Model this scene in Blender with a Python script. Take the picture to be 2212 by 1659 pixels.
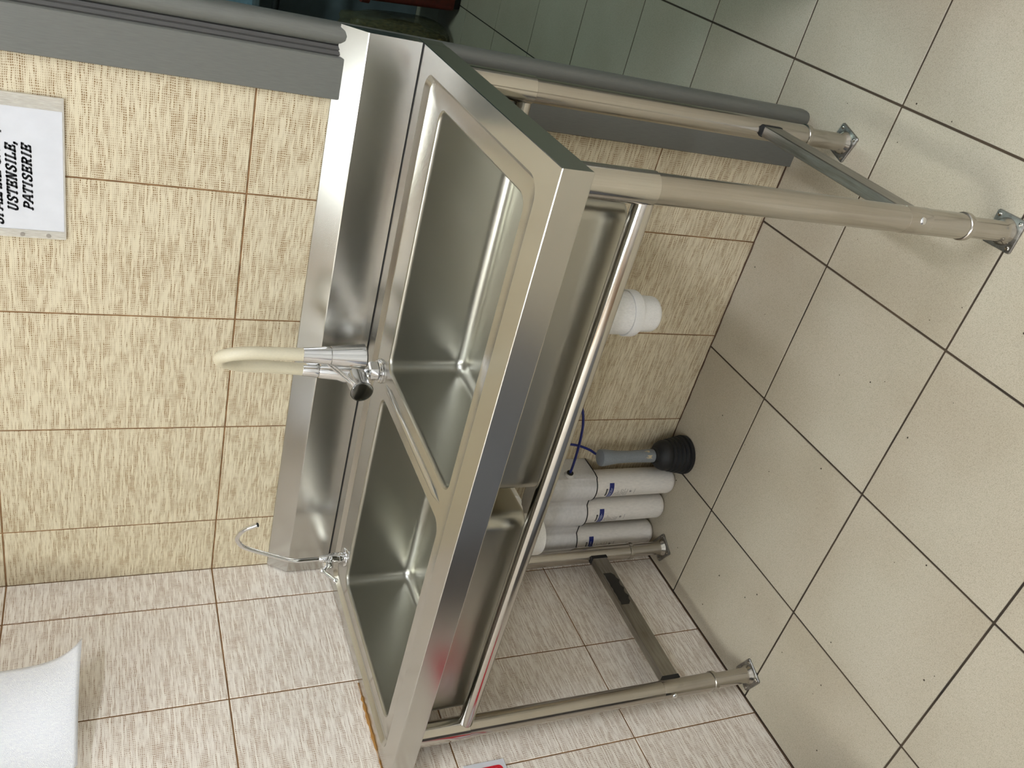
import bpy, bmesh, math, random
from mathutils import Vector, Matrix
random.seed(7)
for o in list(bpy.data.objects): bpy.data.objects.remove(o)
scene = bpy.context.scene
COL = scene.collection

# ------------------------------------------------------------------ camera
# photograph is a portrait shot stored sideways: picture left is up in the room
CAM = Vector((1.4721, -1.4600, 1.3564))
RX = Vector((0.24253, -0.35945, -0.90110))     # picture right
RY = Vector((-0.83206, -0.55468, -0.00269))    # picture down
RZ = Vector((-0.49885, 0.75042, -0.43361))     # viewing direction
cd = bpy.data.cameras.new('camera'); cam = bpy.data.objects.new('camera', cd); COL.objects.link(cam)
cd.sensor_fit = 'HORIZONTAL'; cd.sensor_width = 36.0; cd.lens = 1849.9/2212*36.0
cd.clip_start = 0.02; cd.clip_end = 60
M = Matrix((RX, -RY, -RZ)).transposed().to_4x4(); M.translation = CAM
cam.matrix_world = M
scene.camera = cam

# ------------------------------------------------------------------ world, exposure
w = bpy.data.worlds.new('world'); scene.world = w; w.use_nodes = True
bg = w.node_tree.nodes['Background']; bg.inputs[0].default_value = (0.75, 0.85, 0.9, 1); bg.inputs[1].default_value = 0.05
vs = scene.view_settings
vs.view_transform = 'Standard'; vs.look = 'None'; vs.gamma = 1.0; vs.use_curve_mapping = False
vs.exposure = -0.10
# room lamps and two added fill lamps (built as fixtures further down; their light is set here)
LAMP_A = dict(loc=(0.43, -1.66, 2.66), size=(0.16, 1.20), color=(0.92, 0.985, 0.99), power=28.0)
LAMP_B = dict(loc=(2.25, -1.30, 2.66), size=(0.16, 1.20), color=(0.90, 0.975, 1.12), power=38.0)
FILL_D = dict(loc=(1.15, -3.00, 2.66), size=(1.20, 0.16), color=(0.92, 0.98, 1.12), power=30.0)  # added fill, brightens the walls below the sink table
FILL_C = dict(loc=(1.7, 1.2, 2.46), size=(0.6, 0.16), color=(0.74, 1.0, 0.99), power=15.0)  # added fill, gives the room behind its dim cool light

# ------------------------------------------------------------------ helpers
def lin(r, g, b):
    f = lambda c: (c/255/12.92 if c/255 <= 0.04045 else ((c/255+0.055)/1.055)**2.4)
    return (f(r), f(g), f(b), 1.0)

def mat(name, col=(0.8,0.8,0.8,1), rough=0.5, metal=0.0, **kw):
    m = bpy.data.materials.new(name); m.use_nodes = True
    b = m.node_tree.nodes['Principled BSDF']
    b.inputs['Base Color'].default_value = col; b.inputs['Roughness'].default_value = rough
    b.inputs['Metallic'].default_value = metal
    for k, v in kw.items(): b.inputs[k].default_value = v
    return m
class NT:
    def __init__(s, m): s.t = m.node_tree; s.b = s.t.nodes['Principled BSDF']
    def n(s, typ, ins=None, **pr):
        nd = s.t.nodes.new(typ)
        for k, v in pr.items(): setattr(nd, k, v)
        for k, v in (ins or {}).items():
            if hasattr(v, 'outputs'): s.t.links.new(v.outputs[0], nd.inputs[k])
            elif isinstance(v, bpy.types.NodeSocket): s.t.links.new(v, nd.inputs[k])
            else: nd.inputs[k].default_value = v
        return nd
    def math(s, op, a, b=0.0, c=0.0, clamp=False):
        nd = s.n('ShaderNodeMath', {0: a, 1: b, 2: c}, operation=op); nd.use_clamp = clamp; return nd
    def link(s, a, b): s.t.links.new(a.outputs[0] if hasattr(a, 'outputs') else a, b)
    def ramp(s, fac, stops):
        r = s.n('ShaderNodeValToRGB', {0: fac}); e = r.color_ramp.elements
        e[0].position, e[0].color = stops[0]; e[1].position, e[1].color = stops[1]
        for p, c in stops[2:]:
            x = e.new(p); x.color = c
        return r
    def mix(s, f, a, b, blend='MIX'):
        nd = s.n('ShaderNodeMix', data_type='RGBA', blend_type=blend)
        for i, v in ((0, f), (6, a), (7, b)):
            if hasattr(v, 'outputs'): s.t.links.new(v.outputs[2] if v.bl_idname == 'ShaderNodeMix' else v.outputs[0], nd.inputs[i])
            elif isinstance(v, bpy.types.NodeSocket): s.t.links.new(v, nd.inputs[i])
            else: nd.inputs[i].default_value = v
        return nd

class MB:
    def __init__(s): s.v = []; s.f = []
    def add(s, vs, fs):
        o = len(s.v); s.v += [tuple(p) for p in vs]; s.f += [tuple(i+o for i in f) for f in fs]
    def box(s, x0, x1, y0, y1, z0, z1, bev=0.0):
        if bev <= 0:
            vs = [(x,y,z) for z in (z0,z1) for x,y in ((x0,y0),(x1,y0),(x1,y1),(x0,y1))]
            s.add(vs, [(3,2,1,0),(4,5,6,7),(0,1,5,4),(1,2,6,5),(2,3,7,6),(3,0,4,7)]); return
        b = bev; vs = []; ids = {}
        for i,(x,sx) in enumerate(((x0,1),(x1,-1))):
            for j,(y,sy) in enumerate(((y0,1),(y1,-1))):
                for k,(z,sz) in enumerate(((z0,1),(z1,-1))):
                    for a,d in enumerate(((0,b,b),(b,0,b),(b,b,0))):
                        ids[(i,j,k,a)] = len(vs); vs.append((x+sx*d[0], y+sy*d[1], z+sz*d[2]))
        bm = bmesh.new(); bv = [bm.verts.new(p) for p in vs]
        r = bmesh.ops.convex_hull(bm, input=bv)
        bmesh.ops.dissolve_limit(bm, angle_limit=0.01, verts=bm.verts, edges=bm.edges)
        bm.verts.index_update()
        s.add([v.co[:] for v in bm.verts], [tuple(v.index for v in f.verts) for f in bm.faces]); bm.free()
    def loops(s, lps, cap0=False, cap1=False):
        n = len(lps[0]); o = len(s.v)
        for l in lps: s.v += [tuple(p) for p in l]
        for a in range(len(lps)-1):
            for i in range(n):
                j = (i+1) % n
                s.f.append((o+a*n+i, o+a*n+j, o+(a+1)*n+j, o+(a+1)*n+i))
        if cap0: s.f.append(tuple(o+i for i in reversed(range(n))))
        if cap1: s.f.append(tuple(o+(len(lps)-1)*n+i for i in range(n)))
    def lathe(s, prof, c=(0,0,0), axis=(0,0,1), seg=32, cap0=True, cap1=True):
        ax = Vector(axis).normalized(); c = Vector(c)
        u = ax.orthogonal().normalized()
        if abs(ax.z) > 0.999: u = Vector((1,0,0))
        v = ax.cross(u)
        lps = [[c + ax*h + (u*math.cos(2*math.pi*i/seg) + v*math.sin(2*math.pi*i/seg))*r for i in range(seg)] for r, h in prof]
        s.loops(lps, cap0, cap1)
    def tube(s, path, r, seg=14, cap=True):
        P = [Vector(p) for p in path]; rr = r if isinstance(r, (list,tuple)) else [r]*len(P)
        T = []
        for i in range(len(P)):
            a = P[max(i-1,0)]; b = P[min(i+1,len(P)-1)]; T.append((b-a).normalized())
        u = T[0].orthogonal().normalized(); lps = []
        for i, p in enumerate(P):
            u = (u - T[i]*u.dot(T[i])).normalized(); v = T[i].cross(u)
            lps.append([p + (u*math.cos(2*math.pi*k/seg)+v*math.sin(2*math.pi*k/seg))*rr[i] for k in range(seg)])
        s.loops(lps, cap, cap)
    def prism(s, poly, axis, a, b):
        # poly of 2D points in the plane perpendicular to axis ('x': (y,z), 'y': (x,z), 'z': (x,y))
        f = {'x': lambda p,t: (t,p[0],p[1]), 'y': lambda p,t: (p[0],t,p[1]), 'z': lambda p,t: (p[0],p[1],t)}[axis]
        s.loops([[f(p,a) for p in poly],[f(p,b) for p in poly]], True, True)
    def build(s, name, m, parent=None, smooth=None):
        me = bpy.data.meshes.new(name); me.from_pydata(s.v, [], s.f); me.update()
        bm = bmesh.new(); bm.from_mesh(me); bmesh.ops.recalc_face_normals(bm, faces=bm.faces); bm.to_mesh(me); bm.free()
        return link(name, me, m, parent, smooth)
def link(name, me, m, parent=None, smooth=None):
    if m and not me.materials: me.materials.append(m)
    if smooth is not None:
        me.shade_smooth(); me.set_sharp_from_angle(angle=math.radians(smooth))
    o = bpy.data.objects.new(name, me); COL.objects.link(o)
    if parent: attach(o, parent)
    return o
def attach(o, parent):
    o.parent = parent
    pm = Matrix.Translation(parent_world(parent)); o.matrix_parent_inverse = pm.inverted()
def parent_world(p):
    l = Vector(p.location)
    return l if p.parent is None else l            # parts keep identity transforms
def thing(name, label, cat, loc=(0,0,0), group=None):
    o = bpy.data.objects.new(name, None); COL.objects.link(o); o.location = loc; o.empty_display_size = 0.05
    o['label'] = label; o['category'] = cat
    if group: o['group'] = group
    return o
def tag(o, label, cat, group=None):
    o['label'] = label; o['category'] = cat
    if group: o['group'] = group
    return o
def struct(o): o['kind'] = 'structure'; return o
def rr(x0, x1, y0, y1, r, z, n=6, sup=0.0):
    # rounded rectangle loop; sup adds support points on the straights next to each corner arc
    out = []
    for cx, cy, a0 in ((x1-r,y0+r,-90),(x1-r,y1-r,0),(x0+r,y1-r,90),(x0+r,y0+r,180)):
        for i in range(n+1):
            a = math.radians(a0+90*i/n); c, s_ = math.cos(a), math.sin(a)
            if sup and i == 0: out.append((cx+r*c+s_*sup, cy+r*s_-c*sup, z))
            out.append((cx+r*c, cy+r*s_, z))
            if sup and i == n: out.append((cx+r*c-s_*sup, cy+r*s_+c*sup, z))
    return out
def smooth_path(pts, n=6):
    P = [Vector(p) for p in pts]; out = []
    for i in range(len(P)-1):
        p0 = P[max(i-1,0)]; p1 = P[i]; p2 = P[i+1]; p3 = P[min(i+2,len(P)-1)]
        for k in range(n):
            t = k/n
            out.append(0.5*((2*p1)+(p2-p0)*t+(2*p0-5*p1+4*p2-p3)*t*t+(3*p1-p0-3*p2+p3)*t**3))
    out.append(P[-1]); return out

# ------------------------------------------------------------------ materials
def linen_tile(name, light, dark, ax):
    # glazed wall tile printed with a woven linen pattern, threads run level; ax = 'x' or 'y' level direction
    m = mat(name, rough=0.32); t = NT(m)
    oi = t.n('ShaderNodeObjectInfo'); tc = t.n('ShaderNodeTexCoord')
    sep = t.n('ShaderNodeSeparateXYZ', {0: tc.outputs['Object']})
    hor = sep.outputs[0] if ax == 'x' else sep.outputs[1]; ver = sep.outputs[2]
    off = t.math('MULTIPLY', oi.outputs['Random'], 37.0)
    def coord(sh, sv):
        h = t.math('MULTIPLY', hor, sh); v = t.math('MULTIPLY', ver, sv)
        return t.n('ShaderNodeCombineXYZ', {0: h, 1: v, 2: off})
    wob = t.n('ShaderNodeTexNoise', {'Vector': coord(60, 60), 'Scale': 1.0, 'Detail': 2.0})
    wo = t.math('MULTIPLY', t.math('SUBTRACT', wob.outputs[0], 0.5), 0.0052)
    hor2 = t.math('ADD', hor, wo); ver2 = t.math('ADD', ver, t.math('MULTIPLY', wo, 0.8))
    PH, PV = 0.0037, 0.0029          # weave pitch: level, upright
    ch = t.math('DIVIDE', hor2, PH); cv = t.math('DIVIDE', ver2, PV)
    jr = t.math('FLOOR', cv); ir = t.math('FLOOR', ch)
    gh = t.math('ABSOLUTE', t.math('SUBTRACT', t.math('FRACT', ch), 0.5))
    gv = t.math('ABSOLUTE', t.math('SUBTRACT', t.math('FRACT', cv), 0.5))
    # each level thread has its own thickness along its length, each upright thread too
    rown = t.n('ShaderNodeTexNoise', {'Vector': t.n('ShaderNodeCombineXYZ', {0: t.math('MULTIPLY', hor, 24.0), 1: t.math('MULTIPLY', jr, 3.17), 2: off}), 'Scale': 1.0, 'Detail': 2.0})
    coln = t.n('ShaderNodeTexNoise', {'Vector': t.n('ShaderNodeCombineXYZ', {0: t.math('MULTIPLY', ir, 4.31), 1: t.math('MULTIPLY', ver, 50.0), 2: off}), 'Scale': 1.0, 'Detail': 1.0})
    rm = t.math('MULTIPLY', t.math('SUBTRACT', rown.outputs[0], 0.38), 5.0, clamp=True)
    wv = t.math('ADD', 0.18, t.math('MULTIPLY', rm, 0.24))
    wh = t.math('ADD', 0.13, t.math('MULTIPLY', coln.outputs[0], 0.46))
    ahs = t.math('MULTIPLY', t.math('SUBTRACT', wh, gh), 6.0, clamp=True)
    avs = t.math('MULTIPLY', t.math('SUBTRACT', wv, gv), 6.0, clamp=True)
    hole = t.math('MULTIPLY', ahs, avs)
    clus = t.n('ShaderNodeTexNoise', {'Vector': coord(11, 60), 'Scale': 1.0, 'Detail': 3.0, 'Roughness': 0.6})
    cm = t.math('MULTIPLY', t.math('SUBTRACT', clus.outputs[0], 0.36), 3.6, clamp=True)
    streak = t.n('ShaderNodeTexNoise', {'Vector': coord(13, 330), 'Scale': 1.0, 'Detail': 3.0})
    st = t.math('MULTIPLY', t.math('SUBTRACT', streak.outputs[0], 0.50), 3.0, clamp=True)
    dens = t.math('ADD', 0.28, t.math('MULTIPLY', t.math('MULTIPLY', rm, t.math('ADD', 0.35, t.math('MULTIPLY', cm, 0.65))), 0.72))
    a = t.math('MULTIPLY', hole, dens)
    a = t.math('ADD', a, t.math('MULTIPLY', st, 0.34), clamp=True)
    a = t.math('ADD', a, t.math('MULTIPLY', rm, 0.15), clamp=True)
    c = t.mix(a, light, dark)
    t.link(c.outputs[2], t.b.inputs['Base Color'])
    bmp = t.n('ShaderNodeBump', {'Height': t.math('MULTIPLY', a, -1.0), 'Strength': 0.18, 'Distance': 0.001})
    t.link(bmp, t.b.inputs['Normal'])
    return m
M_TILE_B = linen_tile('linen_tile_back_dimmed', lin(216,204,174), lin(134,104,64), 'x')  # same tile as left wall, colour darkened to offset strong lamp light
M_TILE_L = linen_tile('linen_tile_left_lit', lin(245,237,224), lin(168,140,114), 'y')  # same tile as back wall, colour lightened as if better lit
M_GROUT = mat('brown_grout', lin(150,116,82), 0.85)
g = NT(M_GROUT); gn = g.n('ShaderNodeTexNoise', {'Scale': 60.0, 'Detail': 4.0})
g.link(g.ramp(gn, [(0.3, lin(108,78,48)), (0.7, lin(156,120,82))]), g.b.inputs['Base Color'])

M_FTILE = mat('speckled_floor_tile', rough=0.38); t = NT(M_FTILE)
tc = t.n('ShaderNodeTexCoord'); oi = t.n('ShaderNodeObjectInfo')
pos = t.n('ShaderNodeVectorMath', {0: tc.outputs['Object'], 1: (0,0,0)}, operation='ADD')
t.link(t.n('ShaderNodeCombineXYZ', {0: t.math('MULTIPLY', oi.outputs['Random'], 11.0), 1: t.math('MULTIPLY', oi.outputs['Random'], 23.0)}), pos.inputs[1])
n1 = t.n('ShaderNodeTexNoise', {'Vector': pos, 'Scale': 850.0, 'Detail': 3.0, 'Roughness': 0.7})
n2 = t.n('ShaderNodeTexNoise', {'Vector': pos, 'Scale': 3.0, 'Detail': 3.0})
sp = t.ramp(n1, [(0.30, lin(142,129,108)), (0.47, lin(184,174,152)), (0.70, lin(198,189,168))])
dirt = t.ramp(n2, [(0.35, (0.86,0.83,0.80,1)), (0.65, (1,1,1,1))])
t.link(t.mix(1.0, sp, dirt, 'MULTIPLY').outputs[2], t.b.inputs['Base Color'])
t.link(t.n('ShaderNodeBump', {'Height': n1, 'Strength': 0.08, 'Distance': 0.001}), t.b.inputs['Normal'])
M_FGROUT = mat('dirty_floor_grout', rough=0.9); t = NT(M_FGROUT)
n1 = t.n('ShaderNodeTexNoise', {'Scale': 9.0, 'Detail': 6.0, 'Roughness': 0.7})
t.link(t.ramp(n1, [(0.35, lin(20,17,13)), (0.75, lin(92,75,54))]), t.b.inputs['Base Color'])

def steel(name, col, r0, r1, stretch=(3,60,60), bump=0.02, aniso=0.0, grime=None):
    m = mat(name, col, r0, 1.0); t = NT(m)
    tc = t.n('ShaderNodeTexCoord')
    mp = t.n('ShaderNodeMapping', {'Vector': tc.outputs['Object'], 'Scale': stretch})
    n = t.n('ShaderNodeTexNoise', {'Vector': mp, 'Scale': 6.0, 'Detail': 5.0, 'Roughness': 0.65})
    big = t.n('ShaderNodeTexNoise', {'Vector': tc.outputs['Object'], 'Scale': 7.0, 'Detail': 4.0})
    mr = t.n('ShaderNodeMapRange', {0: t.math('ADD', t.math('MULTIPLY', n.outputs[0], 0.6), t.math('MULTIPLY', big.outputs[0], 0.4)), 1: 0.0, 2: 1.0, 3: r0-(r1-r0)*0.5, 4: r1+(r1-r0)*0.5})
    t.link(mr, t.b.inputs['Roughness'])
    if grime:
        t.link(t.ramp(t.math('ADD', t.math('MULTIPLY', n.outputs[0], 0.5), t.math('MULTIPLY', big.outputs[0], 0.5)), [(0.38, grime), (0.62, col)]), t.b.inputs['Base Color'])
    t.link(t.n('ShaderNodeBump', {'Height': n, 'Strength': bump, 'Distance': 0.0015}), t.b.inputs['Normal'])
    return m
M_STEEL = steel('brushed_stainless', lin(194,192,186), 0.20, 0.24, (1.2,60,60), 0.010)
M_BASIN = mat('dull_basin_stainless', lin(174,172,161), 0.29, 1.0); t = NT(M_BASIN)
bn_ = t.n('ShaderNodeTexNoise', {'Vector': t.n('ShaderNodeTexCoord').outputs['Object'], 'Scale': 5.0, 'Detail': 1.0})
t.link(t.ramp(bn_, [(0.0, lin(166,164,152)), (1.0, lin(182,180,170))]), t.b.inputs['Base Color'])
t.link(t.n('ShaderNodeMapRange', {0: bn_.outputs[0], 1: 0.0, 2: 1.0, 3: 0.285, 4: 0.34}), t.b.inputs['Roughness'])
M_LEG = steel('worn_leg_stainless', lin(190,185,177), 0.15, 0.22, (60,60,1.2), 0.003, grime=lin(180,174,164))
M_TUBE = steel('polished_tube_stainless', lin(200,196,188), 0.10, 0.20, (2,60,60), 0.004)
M_BRACE = steel('grimy_brace_stainless', lin(168,164,155), 0.34, 0.42, (30,2,30), 0.02, grime=lin(128,122,112))
M_PLATE = steel('tarnished_plate_steel', lin(168,166,160), 0.33, 0.42, (20,20,20), 0.05, grime=lin(104,100,94))
M_CHROME = mat('chrome', lin(226,226,226), 0.06, 1.0)
t = NT(M_CHROME); t.link(t.n('ShaderNodeMapRange', {0: t.n('ShaderNodeTexNoise', {'Scale': 40.0}).outputs[0], 1: 0.3, 2: 0.7, 3: 0.03, 4: 0.10}), t.b.inputs['Roughness'])
M_CHROMED = mat('dark_chrome_cap', lin(120,122,122), 0.14, 1.0)
t = NT(M_CHROMED); t.link(t.ramp(t.n('ShaderNodeTexNoise', {'Scale': 220.0, 'Detail': 4.0}), [(0.4, lin(88,90,90)), (0.68, lin(170,170,165))]), t.b.inputs['Base Color'])
def plain(name, rgb, rough=0.5, var=0.06, scale=25.0, bump=0.0, **kw):
    m = mat(name, lin(*rgb), rough, **kw); t = NT(m)
    n = t.n('ShaderNodeTexNoise', {'Scale': scale, 'Detail': 4.0})
    lo = lin(*[max(0, c*(1-var)) for c in rgb]); hi = lin(*[min(255, c*(1+var)) for c in rgb])
    t.link(t.ramp(n, [(0.3, lo), (0.7, hi)]), t.b.inputs['Base Color'])
    if bump: t.link(t.n('ShaderNodeBump', {'Height': n, 'Strength': bump, 'Distance': 0.002}), t.b.inputs['Normal'])
    return m
M_FRAME = plain('grey_frame_paint', (102,102,95), 0.42, 0.04, 90.0, 0.03)
M_BLACK = plain('black_rubber', (15,15,15), 0.6, 0.25, 60.0, 0.1)
M_GAP = plain('black_gap_shade', (18,17,16), 0.6, 0.3)  # paints the shade in the gap under the splashback
M_GLUE = plain('brown_glue', (150,106,46), 0.6, 0.25, 120.0, 0.3)
M_WPLAST = plain('white_plastic', (226,224,218), 0.34, 0.03, 30.0)
M_WPLAST2 = plain('off_white_filter_plastic', (222,216,206), 0.36, 0.03, 20.0)
M_HEAD = plain('grey_white_filter_head', (206,203,198), 0.34, 0.03, 20.0)
M_HOSEW = plain('cream_hose', (206,196,168), 0.42, 0.015, 40.0)
M_GREYP = plain('grey_handle_plastic', (126,131,134), 0.5, 0.06, 40.0)
M_BLUE = plain('blue_tube', (24,36,110), 0.35, 0.1)
M_NAVY = plain('navy_print', (14,30,104), 0.4, 0.06)
M_PRINT = plain('black_print', (22,22,24), 0.6, 0.1)
M_PRINTG = plain('grey_print', (134,130,126), 0.6, 0.05)
M_PRINTW = plain('white_print', (190,196,220), 0.5, 0.03)
M_PAPER = plain('white_paper', (210,210,212), 0.6, 0.015, 8.0)
M_RED = plain('red_print', (204,28,44), 0.4, 0.06)
M_REDBOX = plain('red_crate_plastic', (104,36,26), 0.5, 0.1)
M_BLUEBIN = plain('pale_blue_plastic', (150,180,196), 0.45, 0.1, 12.0)
M_DARKWALL = plain('grey_green_wall', (98,112,110), 0.7, 0.06, 4.0)
M_CEIL = plain('white_ceiling', (234,234,230), 0.8, 0.03, 3.0)
M_WALLP = plain('cream_wall', (226,225,220), 0.5, 0.06, 3.0)
M_GRIME = plain('brown_grime', (72,52,36), 0.85, 0.4, 60.0)
M_HOLE = plain('grey_punch_hole', (150,142,130), 0.7)
M_CARDB = plain('brown_cardboard', (140,112,70), 0.7, 0.2, 18.0)
# paper towel with embossed swirls
M_TOWEL = mat('embossed_paper_towel', lin(246,246,248), 0.85); t = NT(M_TOWEL)
vr = t.n('ShaderNodeTexVoronoi', {'Scale': 60.0}, feature='DISTANCE_TO_EDGE')
rg = t.n('ShaderNodeTexNoise', {'Scale': 55.0, 'Detail': 2.0})
hh = t.math('SINE', t.math('MULTIPLY', t.math('ADD', vr.outputs[0], rg.outputs[0]), 26.0))
t.link(t.n('ShaderNodeBump', {'Height': hh, 'Strength': 0.4, 'Distance': 0.0014}), t.b.inputs['Normal'])
t.link(t.ramp(rg, [(0.3, lin(240,240,244)), (0.7, lin(250,250,250))]), t.b.inputs['Base Color'])
# thin clear plastic film
def film(name, tint, op, rough=0.15):
    m = bpy.data.materials.new(name); m.use_nodes = True; nt = m.node_tree
    nt.nodes.remove(nt.nodes['Principled BSDF'])
    out = nt.nodes['Material Output']; tr = nt.nodes.new('ShaderNodeBsdfTransparent'); tr.inputs[0].default_value = (0.97,0.97,0.96,1)
    gl = nt.nodes.new('ShaderNodeBsdfPrincipled'); gl.inputs['Base Color'].default_value = tint; gl.inputs['Roughness'].default_value = rough
    nz = nt.nodes.new('ShaderNodeTexNoise'); nz.inputs['Scale'].default_value = 18.0
    mr = nt.nodes.new('ShaderNodeMapRange'); mr.inputs[1].default_value = 0.3; mr.inputs[2].default_value = 0.7
    mr.inputs[3].default_value = op*0.7; mr.inputs[4].default_value = op*1.3
    mx = nt.nodes.new('ShaderNodeMixShader')
    nt.links.new(nz.outputs[0], mr.inputs[0]); nt.links.new(mr.outputs[0], mx.inputs[0])
    nt.links.new(tr.outputs[0], mx.inputs[1]); nt.links.new(gl.outputs[0], mx.inputs[2]); nt.links.new(mx.outputs[0], out.inputs[0])
    return m
M_FILM = film('clear_sleeve_film', lin(232,226,214), 0.40)
M_BAG = film('clear_bag_film', lin(120,116,88), 0.45, 0.25)
def emit(name, col, strength):
    m = bpy.data.materials.new(name); m.use_nodes = True; b = m.node_tree.nodes['Principled BSDF']
    b.inputs['Base Color'].default_value = (0.9,0.9,0.9,1)
    b.inputs['Emission Color'].default_value = (*col, 1); b.inputs['Emission Strength'].default_value = strength
    return m

# ------------------------------------------------------------------ room shell
ROOM_X, ROOM_Y, ROOM_Z = 3.6, -3.4, 2.75
WT = 0.12
# floor slab (grout) with tiles on it
m = MB(); m.box(-0.15, ROOM_X+0.15, ROOM_Y-0.15, 3.2, -0.06, -0.002)
floor = struct(m.build('floor', M_FGROUT))
S = 1/3
tx0, ty0 = 0.2813, -0.2264
def tile_mesh(name, sx, sy, sz, bev, m):
    b = MB(); b.box(-sx/2, sx/2, -sy/2, sy/2, -sz/2, sz/2, bev)
    me = bpy.data.meshes.new(name); me.from_pydata(b.v, [], b.f); me.update()
    bm = bmesh.new(); bm.from_mesh(me); bmesh.ops.recalc_face_normals(bm, faces=bm.faces); bm.to_mesh(me); bm.free()
    me.materials.append(m); return me
_cache = {}
def put_tile(parent, cx, cy, cz, sx, sy, sz, bev, m):
    k = (round(sx,4), round(sy,4), round(sz,4), m.name)
    if k not in _cache: _cache[k] = tile_mesh('tile', sx, sy, sz, bev, m)
    o = bpy.data.objects.new('tile', _cache[k]); COL.objects.link(o)
    o.parent = parent; o.location = (cx, cy, cz); return o
def cuts(lo, hi, origin, step):
    k = math.floor((lo-origin)/step); xs = [lo]
    while origin+(k+1)*step < hi-1e-6:
        k += 1
        v = origin+k*step
        if v > lo+1e-6: xs.append(v)
    xs.append(hi); return xs
GF = 0.0044
def floor_area(x0, x1, y0, y1):
    xs = cuts(x0, x1, tx0, S); ys = cuts(y0, y1, ty0, S)
    for a, b in zip(xs, xs[1:]):
        for c, d in zip(ys, ys[1:]):
            if b-a < 0.012 or d-c < 0.012: continue
            j = random.uniform(-0.0004, 0.0004)
            put_tile(floor, (a+b)/2, (c+d)/2, -0.004+j*0.5, b-a-GF, d-c-GF, 0.008, 0.0008, M_FTILE)
floor_area(0.002, ROOM_X, ROOM_Y, 0.107)
floor_area(0.2813, 2.6146, 0.107, 2.8)

# back wall with tiles up to the door frame
DX0, DX1, DH = 1.150, 2.10, 2.06
WB = 0.0085
m = MB(); m.box(-0.15, DX0, 0.0015+0.0, WT, -0.01, ROOM_Z)
wall_back = struct(m.build('wall_back', M_GROUT))
m = MB(); m.box(DX1, ROOM_X+0.15, 0.0, WT, -0.01, ROOM_Z); m.box(DX0, DX1, 0.0, WT, DH, ROOM_Z)
wall_back2 = struct(m.build('wall_back_door_side', M_WALLP))
vx, vz = 0.1449, 0.3283
GW = 0.0030
def wall_tiles(parent, axis, lo, hi, origin, mt, zmax):
    hs = cuts(lo, hi, origin, 0.25); zs = cuts(0.0, zmax, vz, 0.4)
    for a, b in zip(hs, hs[1:]):
        for c, d in zip(zs, zs[1:]):
            if b-a < 0.01 or d-c < 0.01: continue
            if axis == 'x': put_tile(parent, (a+b)/2, 0.004, (c+d)/2, b-a-GW, 0.008, d-c-GW, 0.0009, mt)
            else: put_tile(parent, -0.004, (a+b)/2, (c+d)/2, 0.008, b-a-GW, d-c-GW, 0.0009, mt)
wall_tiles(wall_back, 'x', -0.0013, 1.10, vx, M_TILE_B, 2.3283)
m = MB(); m.box(-0.15, -0.0015, ROOM_Y-0.15, 0.002, -0.01, ROOM_Z)
wall_left = struct(m.build('wall_left', M_GROUT))
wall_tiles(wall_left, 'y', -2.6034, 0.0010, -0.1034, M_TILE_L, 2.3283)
m = MB(); m.box(ROOM_X, ROOM_X+0.15, ROOM_Y-0.15, 0.0, -0.01, ROOM_Z); struct(m.build('wall_right', M_WALLP))
m = MB(); m.box(-0.15, ROOM_X+0.15, ROOM_Y-0.15, ROOM_Y, -0.01, ROOM_Z); struct(m.build('wall_front', M_WALLP))
m = MB(); m.box(-0.15, ROOM_X+0.15, ROOM_Y-0.15, WT, ROOM_Z, ROOM_Z+0.1); struct(m.build('ceiling', M_CEIL))
# room seen through the doorway
m = MB(); m.box(0.16, 0.28, WT, 2.9, -0.01, 2.6); struct(m.build('wall_passage_left', M_DARKWALL))
m = MB(); m.box(2.6146, 2.73, WT, 2.9, -0.01, 2.6); struct(m.build('wall_passage_right', M_DARKWALL))
m = MB(); m.box(0.16, 2.73, 2.8, 2.92, -0.01, 2.6); struct(m.build('wall_passage_end', M_DARKWALL))
m = MB(); m.box(0.16, 2.73, WT, 2.92, 2.55, 2.65); struct(m.build('ceiling_passage', M_CEIL))

# door frame: flat architrave, groove, rounded stop
prof = [(1.080,-0.0005),(1.080,-0.010),(1.0815,-0.012),(1.147,-0.012),(1.1485,-0.0105),(1.150,0.001),(1.153,0.005),(1.163,0.005),(1.166,0.001),
        (1.170,-0.006),(1.176,-0.0105),(1.184,-0.0115),(1.191,-0.009),(1.196,-0.003),(1.198,0.006),(1.198,0.022),(1.196,0.028),(1.190,0.030),(1.152,0.030),(1.152,0.004),(1.148,-0.0005)]
frame = MB(); frame.prism(prof, 'z', 0.0005, DH+0.07)
fr = struct(frame.build('trim_1', M_FRAME, None, 40))
m = MB(); m.prism([(1.1495,0.0060),(1.1495,-0.0055),(1.152,-0.0070),(1.157,-0.0060),(1.158,-0.0045),(1.160,-0.0060),(1.165,-0.0040),(1.1665,0.0060)], 'z', 0.001, DH+0.06)
m.build('gasket', plain('dark_grey_gasket', (70,68,65), 0.6, 0.1, 60.0), fr)
frame = MB(); frame.prism([(DX0+DX1-p[0]+0.0, p[1]) for p in prof], 'z', 0.0005, DH+0.07); fo = struct(frame.build('trim_2', M_FRAME, None, 40))
m = MB(); m.box(DX0+0.05, DX1-0.05, -0.012, 0.03, DH-0.01, DH+0.07, 0.002); struct(m.build('trim_3', M_FRAME))
m = MB(); m.box(1.46, DX1-0.045, 0.034, 0.074, 0.006, DH-0.012, 0.002)
door = struct(m.build('added_door_leaf', M_FRAME))  # unseen closed leaf, added to keep lamp light off the passage floor
for z0, z1 in ((0.12,0.95),(1.06,1.92)):
    m = MB(); m.box(1.54, DX1-0.125, 0.029, 0.036, z0, z1, 0.002); m.build('door_panel', M_FRAME, door)
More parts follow.
